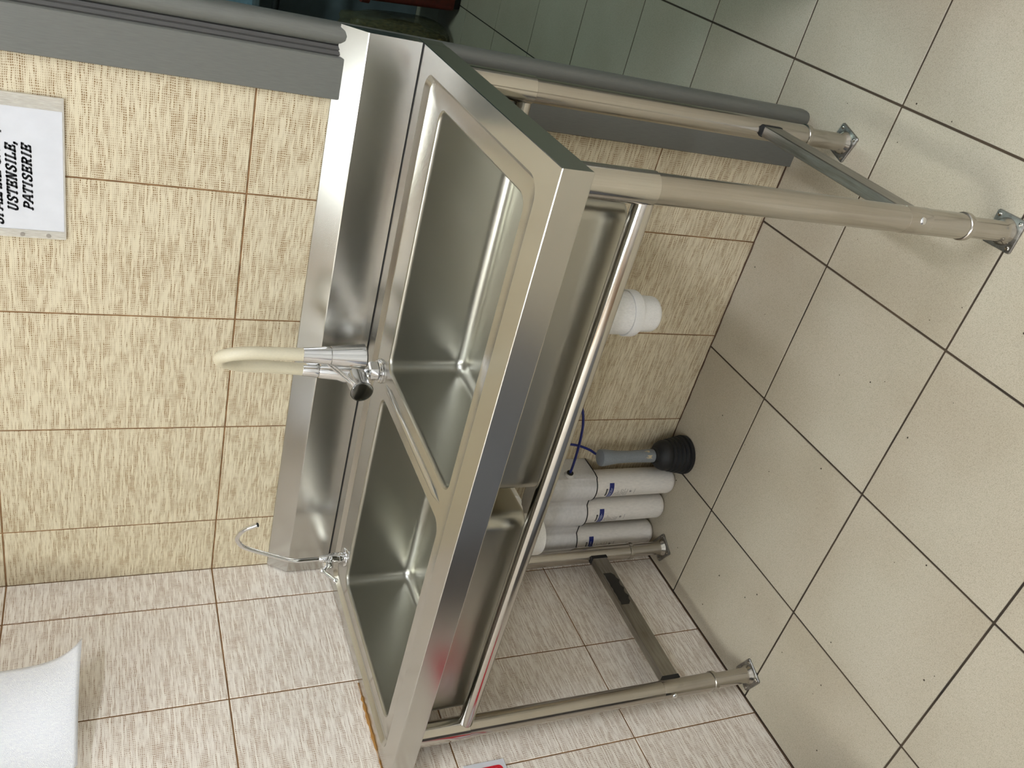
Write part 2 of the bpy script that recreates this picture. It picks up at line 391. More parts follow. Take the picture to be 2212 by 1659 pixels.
m = MB(); m.tube([(1.50,0.034,1.02),(1.50,-0.012,1.02),(1.50,-0.016,1.00),(1.50,-0.016,0.92),(1.50,-0.012,0.90),(1.50,0.034,0.90)], 0.007, 12); m.build('door_handle', M_CHROME, door, 50)
# dark dirt bead where back wall tiles meet the floor
m = MB()
pts = [(0.30,-0.004,0.001)]
x = 0.02
path = []
while x < 1.085:
    path.append((x, -0.0015+random.uniform(-0.001,0.001), 0.001)); x += 0.02
m.tube(path, [random.uniform(0.0008,0.0020) for _ in path], 6)
struct(m.build('baseboard_back', M_GRIME))
m = MB(); path = []; y = -0.01
while y > -2.5:
    path.append((0.0015+random.uniform(-0.001,0.001), y, 0.001)); y -= 0.02
m.tube(path, [random.uniform(0.0007,0.0016) for _ in path], 6)
struct(m.build('baseboard_left', M_GRIME))

# ------------------------------------------------------------------ ceiling lamps and added fill lamps
def ceiling_light(spec, label, zc):
    x, y, z = spec['loc']; sx, sy = spec['size']
    t = thing('ceiling_light', label, 'ceiling light', (x, y, zc))
    m = MB(); m.box(x-sx/2-0.02, x+sx/2+0.02, y-sy/2-0.02, y+sy/2+0.02, z+0.012, zc, 0.004); m.build('housing', M_WPLAST, t)
    m = MB(); m.box(x-sx/2, x+sx/2, y-sy/2, y+sy/2, z, z+0.014, 0.004)
    area = sx*sy
    m.build('diffuser', emit('lamp_diffuser', spec['color'], spec['power']/(math.pi*area)), t)
    return t
ceiling_light(LAMP_A, 'long slim ceiling lamp on the side of the left tiled wall', ROOM_Z)
ceiling_light(LAMP_B, 'long slim ceiling lamp on the side of the doorway', ROOM_Z)
ceiling_light(FILL_D, 'added long slim fill lamp along the wall facing the sink', ROOM_Z)
ceiling_light(FILL_C, 'added dim cool fill lamp in the room behind the doorway', 2.55)

# ------------------------------------------------------------------ the sink table
ZT, ZL = 0.875, 0.866
SX0, SX1, SY0, SY1 = 0.004, 1.200, -0.600, -0.034
sink = thing('sink_table', 'stainless steel double basin sink table on four tubular legs', 'sink', (0.6,-0.3,0))
BX = [(0.070,0.570),(0.630,1.130)]; BY = (-0.512,-0.142)
bm = bmesh.new()
def add_loop(pts):
    vs = [bm.verts.new(p) for p in pts]; es = [bm.edges.new((vs[i], vs[(i+1)%len(vs)])) for i in range(len(vs))]; return vs, es
def bridge(a, b):
    n = len(a)
    for i in range(n): bm.faces.new((a[i], a[(i+1)%n], b[(i+1)%n], b[i]))
def rect(i, z): return [(SX0+i,SY0+i,z),(SX1-i,SY0+i,z),(SX1-i,SY1-(i if i>0.003 else 0),z),(SX0+i,SY1-(i if i>0.003 else 0),z)]
o1, e1 = add_loop(rect(0.0009, ZT)); r1, er1 = add_loop(rr(0.034,1.166,-0.552,-0.072,0.030,ZT,8))
bmesh.ops.triangle_fill(bm, use_beauty=True, edges=e1+er1)
r2, _ = add_loop(rr(0.0352,1.1648,-0.5508,-0.0732,0.0288,ZT-0.0008,8)); bridge(r1, r2)
r3, _ = add_loop(rr(0.0415,1.1585,-0.5445,-0.0795,0.0225,ZL+0.0010,8)); bridge(r2, r3)
r4, er4 = add_loop(rr(0.0440,1.1560,-0.5420,-0.0820,0.020,ZL,8)); bridge(r3, r4)
hol = []
for x0, x1 in BX:
    v_, e_ = add_loop(rr(x0,x1,BY[0],BY[1],0.024,ZL,8,0.003)); hol += e_
bmesh.ops.triangle_fill(bm, use_beauty=True, edges=er4+hol)
o2, _ = add_loop(rect(0.0, ZT-0.0009)); bridge(o1, o2)
o3, _ = add_loop(rect(0.0, 0.832)); bridge(o2, o3)
o4, _ = add_loop(rect(0.0008, 0.8305)); bridge(o3, o4)
o5, _ = add_loop(rect(0.014, 0.8305)); bridge(o4, o5)
o6, _ = add_loop(rect(0.014, 0.834)); bridge(o5, o6)
bmesh.ops.recalc_face_normals(bm, faces=bm.faces)
me = bpy.data.meshes.new('deck'); bm.to_mesh(me); bm.free()
deck = link('deck', me, M_STEEL, sink, 28)
# basins
for x0, x1 in BX:
    m = MB(); y0, y1 = BY
    def L(i, z): return rr(x0+i, x1-i, y0+i, y1-i, max(0.024-max(i,0)*0.5, 0.006), z, 8, 0.003)
    lp = [L(0,ZL), L(0.0012,ZL-0.0004), L(0.003,ZL-0.002), L(0.0038,ZL-0.005), L(0.004,ZL-0.0075), L(0.004,ZL-0.009), L(0.004,0.738), L(0.004,0.735)]
    for k in range(1, 9):
        a = math.pi/2*k/8; lp.append(L(0.004+0.020*(1-math.cos(a)), 0.735-0.020*math.sin(a)))
    lp.append(L(0.026, 0.7150)); lp.append(L(0.15, 0.7135))
    lo = [L(-0.0018, ZL-0.0015), L(-0.0018,0.714), L(-0.0018,0.712)]
    for k in range(1, 9):
        a = math.pi/2*k/8; lo.append(L(-0.0018+0.008*(1-math.cos(a)), 0.712-0.008*math.sin(a)))
    m.loops(lp, False, True); m.loops(lo, False, True)
    b = m.build('basin', M_BASIN, sink, 35)
    cx, cy = (x0+x1)/2, (y0+y1)/2
    m = MB(); m.lathe([(0.036,0.0),(0.0375,0.0012),(0.036,0.0022),(0.028,0.0016),(0.026,-0.002),(0.001,-0.002)], (cx,cy,0.7136), seg=28, cap0=False)
    m.build('drain_strainer', M_CHROME, b, 40)
# pressed rib on the divider
m = MB(); lp = []
for k in range(13):
    u = k/12; y = -0.495 + u*0.345
    e = min(1.0, min(u, 1-u)*0.345/0.012); w_ = 0.0075*math.sqrt(max(0.02, 1-(1-e)**2)); h_ = 0.0055*math.sqrt(max(0.02, 1-(1-e)**2))
    lp.append([(0.6+w_*math.cos(math.pi*j/8), y, ZL-0.0006+h_*math.sin(math.pi*j/8)) for j in range(9)])
m.loops(lp, True, True); m.build('divider_rib', M_STEEL, sink, 40)
# splashback: upright face then sloped top
SPY = -0.034
poly = [(-0.0008,0.8766),(SPY+0.0006,0.8766),(SPY,0.8772),(SPY,0.9672),(SPY+0.0008,0.9688),(-0.0040,1.0072),(-0.0028,1.0080),(-0.0008,1.0080)]
m = MB(); m.prism(poly, 'x', SX0, SX1); m.build('splashback', M_STEEL, sink)
m = MB(); m.box(SX0+0.001, SX1-0.0004, SPY+0.0008, -0.001, 0.8742, 0.8768); m.build('gap_shade_strip', M_GAP, sink)  # black strip drawn in for the dark gap between deck and splashback
m = MB(); m.prism([(SPY+0.001,0.834),(-0.002,0.834),(-0.002,0.8745),(SPY+0.001,0.8745)], 'x', SX0, SX1); m.build('rear_channel', M_STEEL, sink)
m = MB(); pth = []; y = -0.365
while y > -0.60:
    pth.append((0.0045, y, ZT+0.0012)); y -= 0.008
m.tube(pth, [random.uniform(0.0012,0.0042) if 0.40 < -p[1] < 0.52 else random.uniform(0.0006,0.0018) for p in pth], 6); m.build('glue_bead', M_GLUE, sink, 40)
# legs
LEGS = dict(FR=(1.1715,-0.545,0), BR=(1.1760,-0.128,-17), BL=(0.0620,-0.127,-27), FL=(0.0545,-0.541,-20))
for k, (lx, ly, rot) in LEGS.items():
    m = MB(); m.lathe([(0.0205,0.10),(0.0208,0.104),(0.0208,0.72)], (lx,ly,0), seg=36); leg = m.build('leg', M_LEG, sink, 40)
    m = MB(); m.lathe([(0.0216,0.707),(0.0228,0.708),(0.0228,0.8345)], (lx,ly,0), seg=36); m.build('leg_sleeve', M_TUBE, leg, 30)
    m = MB(); m.lathe([(0.0212,0.1005),(0.0228,0.1015),(0.0232,0.106),(0.0226,0.1105),(0.0208,0.112)], (lx,ly,0), seg=32); m.build('collar', M_LEG, leg, 40)
    m = MB(); m.lathe([(0.0235,0.0035),(0.0225,0.006),(0.0195,0.010),(0.0172,0.017),(0.0170,0.103)], (lx,ly,0), seg=32); m.build('foot_tube', M_LEG, leg, 40)
    m = MB(); h = 0.029; c = 0.003
    oct_ = [(h-c,-h),(h,-h+c),(h,h-c),(h-c,h),(-h+c,h),(-h,h-c),(-h,-h+c),(-h+c,-h)]
    ca, sa = math.cos(math.radians(rot)), math.sin(math.radians(rot))
    q = [(lx+x*ca-y*sa, ly+x*sa+y*ca) for x, y in oct_]
    q2 = [(lx+(x*ca-y*sa)*0.97, ly+(x*sa+y*ca)*0.97) for x, y in oct_]
    m.loops([[(x,y,0.0) for x,y in q],[(x,y,0.003) for x,y in q],[(x,y,0.004) for x,y in q2]], True, True); m.build('base_plate', M_PLATE, leg)
    for sx in (-1,1):
        for sy in (-1,1):
            x, y = 0.0215*sx, 0.0215*sy
            m = MB(); m.lathe([(0.0038,0.0038),(0.0036,0.0050),(0.0022,0.0058)], (lx+x*ca-y*sa, ly+x*sa+y*ca, 0), seg=12); m.build('screw', M_LEG, leg, 50)
    if k[0] == 'F':
        d = Vector((0.35 if k == 'FR' else 0.15, -1, 0)).normalized()
        m = MB(); m.lathe([(0.0062,0.0196),(0.0062,0.0216),(0.0046,0.0236),(0.0020,0.0244)], (lx,ly,0.222), axis=d, seg=18); m.build('screw', M_CHROME, leg, 50)
        m = MB(); m.lathe([(0.0209,0.198),(0.0212,0.199),(0.0212,0.246),(0.0209,0.247)], (lx,ly,0), seg=36); m.build('clamp_band', M_LEG, leg, 40)
# rails between the legs
def rail(a, b, z, y=None):
    m = MB(); p, q = LEGS[a], LEGS[b]
    ya, yb = (p[1], q[1]) if y is None else (y, y)
    m.tube([(p[0]+0.018, ya, z), (q[0]-0.018, yb, z)], 0.0145, 28); return m.build('rail', M_TUBE, sink, 40)
rail('FL','FR',0.7135); rail('BL','BR',0.716,-0.1215)
def brace(a, b, mcap):
    p, q = LEGS[a], LEGS[b]        # front, back
    xa, xb = p[0]+0.002, q[0]+0.002
    m = MB(); hw = 0.0100; y0, y1 = p[1]+0.021, q[1]-0.021
    lp = []
    for y, x in ((y0,xa),(y1,xb)):
        lp.append([(x-hw,y,0.1905),(x-hw+0.0015,y,0.189),(x+hw-0.0015,y,0.189),(x+hw,y,0.1905),(x+hw,y,0.2295),(x+hw-0.0015,y,0.231),(x-hw+0.0015,y,0.231),(x-hw,y,0.2295)])
    m.loops(lp, True, True); br = m.build('side_brace', M_BRACE, sink)
    for y, x, s in ((y0,xa,1),(y1,xb,-1)):
        m = MB(); m.box(x-hw-0.001, x+hw+0.001, min(y-0.004*s,y+0.006*s), max(y-0.004*s,y+0.006*s), 0.188, 0.232, 0.0008); m.build('end_cap', M_BLACK, br)
    return br
brace('FR','BR',M_BLACK); brl = brace('FL','BL',M_BLACK)
# dark stain patch on the left brace
M_STAIN = plain('black_stain', (36,34,30), 0.35, 0.3, 60.0)
m = MB()
XB, XF = LEGS['BL'][0]+0.002, LEGS['FL'][0]+0.002; YB, YF = LEGS['BL'][1]-0.021, LEGS['FL'][1]+0.021
n = 12; top = []; bot = []
for i in range(n+1):
    y = -0.205 - i*0.0085; xx = XB+(XF-XB)*(y-YB)/(YF-YB) - 0.0002
    top.append((xx+0.0104, y, 0.2285-abs(math.sin(i*1.3))*0.0025)); bot.append((xx+0.0104, y, 0.1935+abs(math.sin(i*2.1))*0.006 + (0.012 if i in (0,n) else 0)))
m.v = top+bot; m.f = [(i,i+1,n+2+i,n+1+i) for i in range(n)]
for p in list(m.v): pass
m.build('stain_patch', M_STAIN, brl)

# ------------------------------------------------------------------ mixer tap with cream hose
fx, fy = 0.603, -0.109
fau = thing('mixer_faucet', 'chrome mixer tap with looping cream hose and conical spray head', 'faucet', (fx, fy, ZL))
m = MB(); m.lathe([(0.0235,ZL-0.0005),(0.0245,ZL+0.001),(0.0245,ZL+0.0035),(0.0235,ZL+0.0045),(0.0225,ZL+0.0045),(0.0230,ZL+0.0065),(0.0215,ZL+0.008)], (fx,fy,0), seg=36); m.build('washer', M_CHROME, fau, 40)
m = MB(); hexa = [(fx+0.0195*math.cos(math.radians(60*i+12)), fy+0.0195*math.sin(math.radians(60*i+12))) for i in range(6)]
hx2 = [(fx+0.0168*math.cos(math.radians(60*i+12)), fy+0.0168*math.sin(math.radians(60*i+12))) for i in range(6)]
m.loops([[(x,y,ZL+0.007) for x,y in hx2],[(x,y,ZL+0.009) for x,y in hexa],[(x,y,ZL+0.024) for x,y in hexa],[(x,y,ZL+0.027) for x,y in hx2]], True, True); m.build('hex_nut', M_CHROME, fau)
A = Vector((fx-0.006, fy, ZL+0.024)); T = Vector((0.606, fy, 1.018)); ax = (T-A)
H = ax.length
m = MB(); m.lathe([(0.0165,0.0),(0.0205,0.006),(0.0215,0.030),(0.0205,0.050),(0.0168,0.062),(0.0152,0.095),(0.0142,0.097)], A, axis=ax, seg=36); m.build('body', M_CHROME, fau, 40)
m = MB(); m.lathe([(0.0128,0.096),(0.0128,0.099),(0.0140,0.0995),(0.0128,H-0.002),(0.0118,H)], A, axis=ax, seg=32); m.build('tail_ferrule', M_CHROME, fau, 40)
C0 = A + ax.normalized()*0.028; C1 = Vector((0.596,-0.170,0.9165)); cax = C1-C0; CL = cax.length
m = MB(); m.lathe([(0.0205,0.0),(0.0205,CL-0.004),(0.0218,CL-0.002),(0.0218,CL)], C0, axis=cax, seg=40); lv = m.build('valve_barrel', M_CHROME, fau, 35)
m = MB(); m.lathe([(0.0205,CL-0.001),(0.0203,CL+0.0012),(0.0190,CL+0.0016)], C0, axis=cax, seg=40); m.build('end_disc', M_CHROMED, lv, 40)
for d in (0.0, 0.0075):
    m = MB(); p0 = Vector((0.612-d*0.2,-0.166+d*0.5,0.932+d)); p1 = Vector((0.650-d*0.2,-0.160+d*0.5,0.978+d)); m.tube([p0,(p0+p1)/2,p1], 0.0022, 10); m.build('lever_rod', M_CHROME, fau, 50)
m = MB(); m.lathe([(0.001,-0.004),(0.003,-0.003),(0.004,0),(0.003,0.003),(0.001,0.004)], (0.630,-0.150,0.962), seg=14); m.build('lever_knob', M_CHROME, fau, 60)
Ht = Vector((0.669,-0.160,1.0325)); Hb = Vector((0.6665,-0.160,0.9215)); hax = Hb-Ht; HL = hax.length
m = MB(); m.lathe([(0.0112,-0.001),(0.0125,0.0),(0.0168,0.0478),(0.0162,0.0482),(0.0162,0.0490),(0.0170,0.0494),(0.0242,HL-0.001),(0.0236,HL),(0.0215,HL-0.001),(0.020,HL-0.006)], Ht, axis=hax, seg=40); sh = m.build('spray_head', M_CHROME, fau, 30)
m = MB(); m.lathe([(0.0215,HL-0.004),(0.0205,HL+0.0025),(0.001,HL+0.003)], Ht, axis=hax, seg=36); m.build('nozzle_plate', M_BLACK, sh, 40)
pth = [T-ax.normalized()*0.006, T+ax.normalized()*0.035, T+ax.normalized()*0.075]
mid = (T+Ht)/2
hd = -hax.normalized()
pe = [Ht+hd*0.075, Ht+hd*0.035, Ht-hd*0.006]
a3, b3 = Vector(pth[-1]), Vector(pe[0])
arc = []
for i in range(1, 10):
    s_ = math.pi*i/10
    p = a3 + (b3-a3)*(1-math.cos(s_))/2; p.z += 0.068*math.sin(s_); arc.append(p)
m = MB(); m.tube(smooth_path(pth+arc+pe, 3), 0.0117, 20); m.build('hose', M_HOSEW, fau, 60)

# ------------------------------------------------------------------ drinking water tap
tx, ty = 0.1155, -0.1135
tap = thing('filter_tap', 'slim chrome drinking water tap with hooked spout and ball lever', 'faucet', (tx, ty, ZL))
m = MB(); m.lathe([(0.0205,ZL-0.0005),(0.0212,ZL+0.0012),(0.0205,ZL+0.0026),(0.012,ZL+0.0040)], (tx,ty,0), seg=32); m.build('flange', M_CHROME, tap, 40)
m = MB(); m.lathe([(0.0108,ZL+0.003),(0.0108,ZL+0.008),(0.0122,ZL+0.009),(0.0122,ZL+0.013),(0.0105,ZL+0.014),(0.0112,ZL+0.020),(0.0100,ZL+0.034),(0.0078,ZL+0.048),(0.0064,ZL+0.057),(0.0055,ZL+0.058)], (tx,ty,0), seg=28); m.build('body', M_CHROME, tap, 40)
m = MB(); sp = [(0.1155,-0.1137,0.915),(0.1155,-0.1137,0.935),(0.116,-0.1140,0.954),(0.121,-0.117,0.982),(0.160,-0.136,1.032),(0.209,-0.159,1.090),(0.235,-0.171,1.107),(0.260,-0.183,1.115),(0.287,-0.196,1.112),(0.303,-0.204,1.104),(0.317,-0.210,1.085)]
m.tube(smooth_path(sp, 5), 0.0046, 16); s_o = m.build('spout', M_CHROME, tap, 60)
m = MB(); d = (Vector(sp[-1])-Vector(sp[-2])).normalized(); m.lathe([(0.0044,-0.0004),(0.0044,0.0008),(0.0036,0.0010)], Vector(sp[-1]), axis=d, seg=16); m.build('spout_tip', M_BLACK, s_o, 40)
st = Vector((0.004,-0.030,0.014))
m = MB(); m.lathe([(0.0085,0.0),(0.0078,0.016),(0.0095,0.019),(0.0110,0.022),(0.0110,0.0255),(0.0088,0.027),(0.0070,0.034),(0.004,0.037)], (tx,ty,ZL+0.034), axis=st, seg=24); m.build('valve_stem', M_CHROME, tap, 40)
e0 = Vector((tx,ty,ZL+0.034)) + st.normalized()*0.033
kb = Vector((0.0825,-0.150,0.8905)); ka = Vector((0.1135,-0.147,0.922))
m = MB(); m.tube([e0, (e0+ka)/2, ka], [0.005,0.0055,0.0058], 14)
for c, r in ((ka,0.0068),(kb,0.0066)):
    m.lathe([(r*math.sin(math.pi*i/10)+1e-5, -r*math.cos(math.pi*i/10)) for i in range(11)], c, seg=18)
m.tube([ka+(kb-ka)*u for u in (0,0.2,0.5,0.8,1.0)], [0.0045,0.0036,0.0050,0.0036,0.0045], 14); m.build('lever', M_CHROME, tap, 60)

# ------------------------------------------------------------------ water filter with three cartridges
CART = [(0.236,'7'),(0.1505,'2'),(0.0560,'3')]; CY = -0.053; CR = 0.0350
fil = thing('water_filter', 'white three cartridge water filter standing against the back wall', 'water filter', (0.15, CY, 0))
# --- tiny stroke lettering: strokes in a unit box
GL = {
 'A': ([[(0.02,0),(0.26,1),(0.34,1),(0.58,0)],[(0.14,0.33),(0.46,0.33)]], [(0.02,0),(0.58,0)], 0.6),
 'E': ([[(0.14,0),(0.14,1)],[(0.05,0.93),(0.52,0.93)],[(0.14,0.5),(0.42,0.5)],[(0.05,0.07),(0.54,0.07)],[(0.50,0.93),(0.50,0.75)],[(0.52,0.07),(0.52,0.27)],[(0.41,0.38),(0.41,0.62)]], [], 0.58),
 'H': ([[(0.12,0),(0.12,1)],[(0.48,0),(0.48,1)],[(0.12,0.5),(0.48,0.5)]], [], 0.6),
 'I': ([[(0.17,0),(0.17,1)]], [(0.17,0),(0.17,1)], 0.34),
 'K': ([[(0.12,0),(0.12,1)],[(0.5,1),(0.14,0.45),(0.52,0)]], [], 0.58),
 'L': ([[(0.14,0),(0.14,1)],[(0.05,0.07),(0.52,0.07)],[(0.50,0.07),(0.50,0.3)]], [(0.14,1)], 0.54),
 'N': ([[(0.12,0),(0.12,1),(0.48,0.03),(0.48,1)]], [(0.12,0),(0.10,1),(0.48,1)], 0.62),
 'O': ([[(0.30,0.99),(0.15,0.93),(0.08,0.72),(0.08,0.28),(0.15,0.07),(0.30,0.01),(0.45,0.07),(0.52,0.28),(0.52,0.72),(0.45,0.93),(0.30,0.99)]], [], 0.6),
 'P': ([[(0.14,0),(0.14,1)],[(0.05,0.94),(0.36,0.94),(0.50,0.84),(0.52,0.70),(0.47,0.54),(0.36,0.47),(0.14,0.47)]], [(0.14,0)], 0.56),
 'Q': ([[(0.30,0.99),(0.15,0.93),(0.08,0.72),(0.08,0.28),(0.15,0.07),(0.30,0.01),(0.45,0.07),(0.52,0.28),(0.52,0.72),(0.45,0.93),(0.30,0.99)],[(0.32,0.25),(0.54,-0.05)]], [], 0.6),
 'R': ([[(0.14,0),(0.14,1)],[(0.05,0.94),(0.36,0.94),(0.49,0.84),(0.50,0.70),(0.46,0.56),(0.36,0.50),(0.14,0.50)],[(0.30,0.50),(0.46,0.08),(0.58,0.06)]], [(0.14,0)], 0.6),
 'S': ([[(0.47,0.72),(0.46,0.88),(0.36,0.96),(0.22,0.96),(0.11,0.87),(0.10,0.70),(0.20,0.58),(0.38,0.45),(0.48,0.32),(0.46,0.14),(0.35,0.04),(0.20,0.04),(0.10,0.12),(0.08,0.28)]], [], 0.56),
 'T': ([[(0.28,0),(0.28,1)],[(0.0,0.93),(0.56,0.93)],[(0.02,0.93),(0.02,0.74)],[(0.54,0.93),(0.54,0.74)]], [(0.28,0)], 0.56),
 'U': ([[(0.13,1),(0.13,0.25),(0.20,0.08),(0.32,0.03),(0.44,0.08),(0.51,0.25),(0.51,1)]], [(0.13,1),(0.51,1)], 0.64),
 ',': ([[(0.12,0.10),(0.15,0.02),(0.10,-0.20)],[(0.08,0.09),(0.17,0.09)]], [], 0.26),
 ' ': ([], [], 0.30),
 '2': ([[(0.08,0.75),(0.15,0.93),(0.32,0.97),(0.46,0.85),(0.46,0.65),(0.08,0.06),(0.52,0.06)]], [], 0.58),
 '3': ([[(0.08,0.88),(0.28,0.97),(0.46,0.83),(0.42,0.6),(0.26,0.52),(0.46,0.42),(0.48,0.18),(0.28,0.03),(0.08,0.12)]], [], 0.58),
 '7': ([[(0.06,0.94),(0.50,0.94),(0.22,0)]], [], 0.56),
}
def text_quads(s, h, weight=0.19, slant=0.0, serif=True, squash=1.0, track=0.05):
    """list of quads (2D points, metres) for the word s with cap height h; returns quads and width"""
    out = []; x = 0.0
    for ch in s:
        st, se, adv = GL[ch]
        segs = []
        for pl in st:
            for a, b in zip(pl, pl[1:]): segs.append((a, b, weight))
        if serif:
            for sx, sy in se:
                yy = sy+0.06 if sy < 0.5 else sy-0.06
                segs.append(((sx-0.12, yy), (sx+0.12, yy), 0.11))
        for (ax_, ay), (bx_, by), wt in segs:
            d = Vector((bx_-ax_, by-ay)); L_ = d.length
            if L_ < 1e-6: continue
            d /= L_; nrm = Vector((-d.y, d.x))*wt/2
            ex = d*wt*0.28
            for k in range(2):
                p = Vector((ax_,ay))-ex + (d*L_+ex*2)*(k/2); q = Vector((ax_,ay))-ex + (d*L_+ex*2)*((k+1)/2)
                out.append([((x+c.x+slant*c.y)*h*squash, c.y*h) for c in (p-nrm, q-nrm, q+nrm, p+nrm)])
        x += adv+track
    return out, x*h*squash
for cx, num in CART:
    # cartridge body
    prof = [(0.004,0.0008)]
    for k in range(0, 9):
        a = math.pi/2*k/8; prof.append((CR-0.018+0.018*math.sin(a), 0.0008+0.018-0.018*math.cos(a)))
    prof += [(CR,0.246),(CR-0.002,0.248)]
    m = MB(); m.lathe(prof, (cx,CY,0), seg=44); ca_ = m.build('cartridge', M_WPLAST2, fil, 40)
    def wrap(quads, x0, z0, r):
        mm = MB()
        for q in quads:
            vs_ = []
            for (u, v) in q:
                a = -math.pi/2 + (u+x0)/CR
                vs_.append((cx+r*math.cos(a), CY+r*math.sin(a), z0+v))
            mm.add(vs_, [(0,1,2,3)])
        return mm
    band = []
    for i in range(16):
        u0, u1 = -0.022+0.046*i/16, -0.022+0.046*(i+1)/16
        band.append([(u0,0),(u1,0),(u1,0.0135),(u0,0.0135)])
    wrap(band, 0, 0.1945, CR+0.0003).build('label_band', M_NAVY, ca_, 60)
    lines = []
    for i, (zz, wd) in enumerate(((0.0095,0.024),(0.0068,0.028),(0.0040,0.026))):
        if num == '3' and i != 1: continue
        for j in range(10):
            if random.random() < 0.12: continue
            u0 = -0.016+wd*j/10; lines.append([(u0,zz),(u0+wd/10*0.8,zz),(u0+wd/10*0.8,zz+0.0013),(u0,zz+0.0013)])
    wrap(lines, 0, 0.1945, CR+0.0005).build('band_lettering', M_PRINTW, ca_, 60)
    q, wdt = text_quads('AQUAPHOR', 0.0046, 0.21, 0.0, False)
    wrap(q, -0.0135, 0.2118, CR+0.0004).build('brand_lettering', M_PRINT, ca_, 60)
    q, wdt = text_quads('K'+num, 0.0046, 0.24, 0.0, False)
    wrap(q, -0.0035, 0.1405, CR+0.0004).build('number_lettering', M_PRINT, ca_, 60)
    lines = []
    for i in range(11):
        zz = 0.1890-i*0.0037; wd = random.uniform(0.014,0.026)
        n = int(wd/0.0021)
        for j in range(n):
            if random.random() < 0.14: continue
            u0 = -0.0165+j*0.0021; lines.append([(u0,zz),(u0+0.0017,zz),(u0+0.0017,zz+0.0013),(u0,zz+0.0013)])
    o_sp = wrap(lines, 0, 0, CR+0.0004).build('small_print', M_PRINTG, ca_, 60); o_sp['kind'] = 'stuff'
    wrap([[(-0.010+0.002*k,0.1300),(-0.008+0.002*k,0.1300),(-0.008+0.002*k,0.1310),(-0.010+0.002*k,0.1310)] for k in range(8)], 0, 0, CR+0.0004).build('date_line', M_PRINTG, ca_, 60)
# scalloped head
HR = 0.0405
def lobes(off, z):
    out = [(0.006-off*0, -0.0012, z)]
    xs = sorted([c for c, _ in CART])
    R_ = HR-off; pts_ = []
    x = xs[0]-R_
    N = 90; x1 = xs[-1]+R_
    for i in range(N+1):
        xx = x + (x1-x)*i/N
        best = 0
        for c in xs:
            d = R_*R_-(xx-c)**2
            if d > 0: best = max(best, math.sqrt(d))
        yy = CY - max(best, 0.022-off)
        if i in (0, N): yy = CY - 0.006
        pts_.append((xx, yy, z))
    return [(x, -0.0012, z)] + pts_ + [(x1, -0.0012, z)]
m = MB(); m.loops([lobes(0.002,0.247), lobes(0.0,0.249), lobes(0.0,0.372), lobes(0.002,0.381), lobes(0.008,0.388), lobes(0.018,0.391)], True, True)
hd_ = m.build('filter_head', M_HEAD, fil, 45)
m = MB(); m.loops([lobes(0.0012,0.2455), lobes(-0.0004,0.246), lobes(-0.0004,0.2482), lobes(0.0012,0.2486)], True, True); m.build('gasket', M_BLACK, fil, 45)
# port and blue tubes
px_, py_, pz_ = 0.2740, -0.062, 0.322
m = MB(); m.lathe([(0.0135,-0.006),(0.0130,0.003),(0.0085,0.006),(0.0085,0.009)], (px_,py_,pz_), axis=(1,-0.15,0), seg=24); m.build('port_collar', M_HEAD, fil, 40)
m = MB(); m.lathe([(0.0075,0.006),(0.0085,0.0075),(0.0085,0.011),(0.0050,0.012)], (px_,py_,pz_), axis=(1,-0.15,0), seg=20); m.build('port_fitting', M_BLACK, fil, 40)
m = MB(); m.tube(smooth_path([(0.280,-0.063,0.322),(0.305,-0.067,0.324),(0.345,-0.075,0.331),(0.40,-0.082,0.340),(0.455,-0.085,0.352),(0.50,-0.083,0.372),(0.535,-0.07,0.41),(0.55,-0.05,0.47),(0.553,-0.03,0.56),(0.553,-0.02,0.66)],5), 0.0032, 12); m.build('blue_tube', M_BLUE, fil, 60)
m = MB(); m.tube(smooth_path([(0.270,-0.012,0.20),(0.292,-0.014,0.216),(0.305,-0.018,0.236),(0.319,-0.02,0.258),(0.333,-0.021,0.292),(0.340,-0.021,0.325),(0.346,-0.017,0.37),(0.368,-0.013,0.44),(0.408,-0.012,0.50),(0.416,-0.012,0.56),(0.416,-0.012,0.66)],5), 0.0032, 12); m.build('blue_tube', M_BLUE, fil, 60)

# ------------------------------------------------------------------ plunger
qx, qy = 0.328, -0.064
pl = thing('plunger', 'black rubber plunger with short grey plastic handle', 'plunger', (qx, qy, 0))
prof = [(0.046,0.0005),(0.0500,0.002),(0.0505,0.010)]
for i in range(4):
    z0 = 0.012+i*0.0115; r0 = 0.0485-i*0.0022
    prof += [(r0-0.004,z0),(r0,z0+0.004),(r0-0.0004,z0+0.008),(r0-0.0045,z0+0.0105)]
prof += [(0.0395,0.060),(0.0385,0.070),(0.034,0.080),(0.026,0.087),(0.0205,0.090),(0.0195,0.0975),(0.014,0.0985)]
m = MB(); m.lathe(prof, (qx,qy,0), seg=40); m.build('cup', M_BLACK, pl, 45)
m = MB(); m.lathe([(0.0165,0.094),(0.0170,0.099),(0.0160,0.13),(0.0150,0.17),(0.0160,0.205),(0.0195,0.232),(0.0215,0.247),(0.0205,0.252),(0.015,0.2545),(0.002,0.255)], (qx,qy,0), seg=32); hnd = m.build('handle', M_GREYP, pl, 45)
M_SCUFF = plain('beige_scuff', (196,178,146), 0.7, 0.15, 200.0)
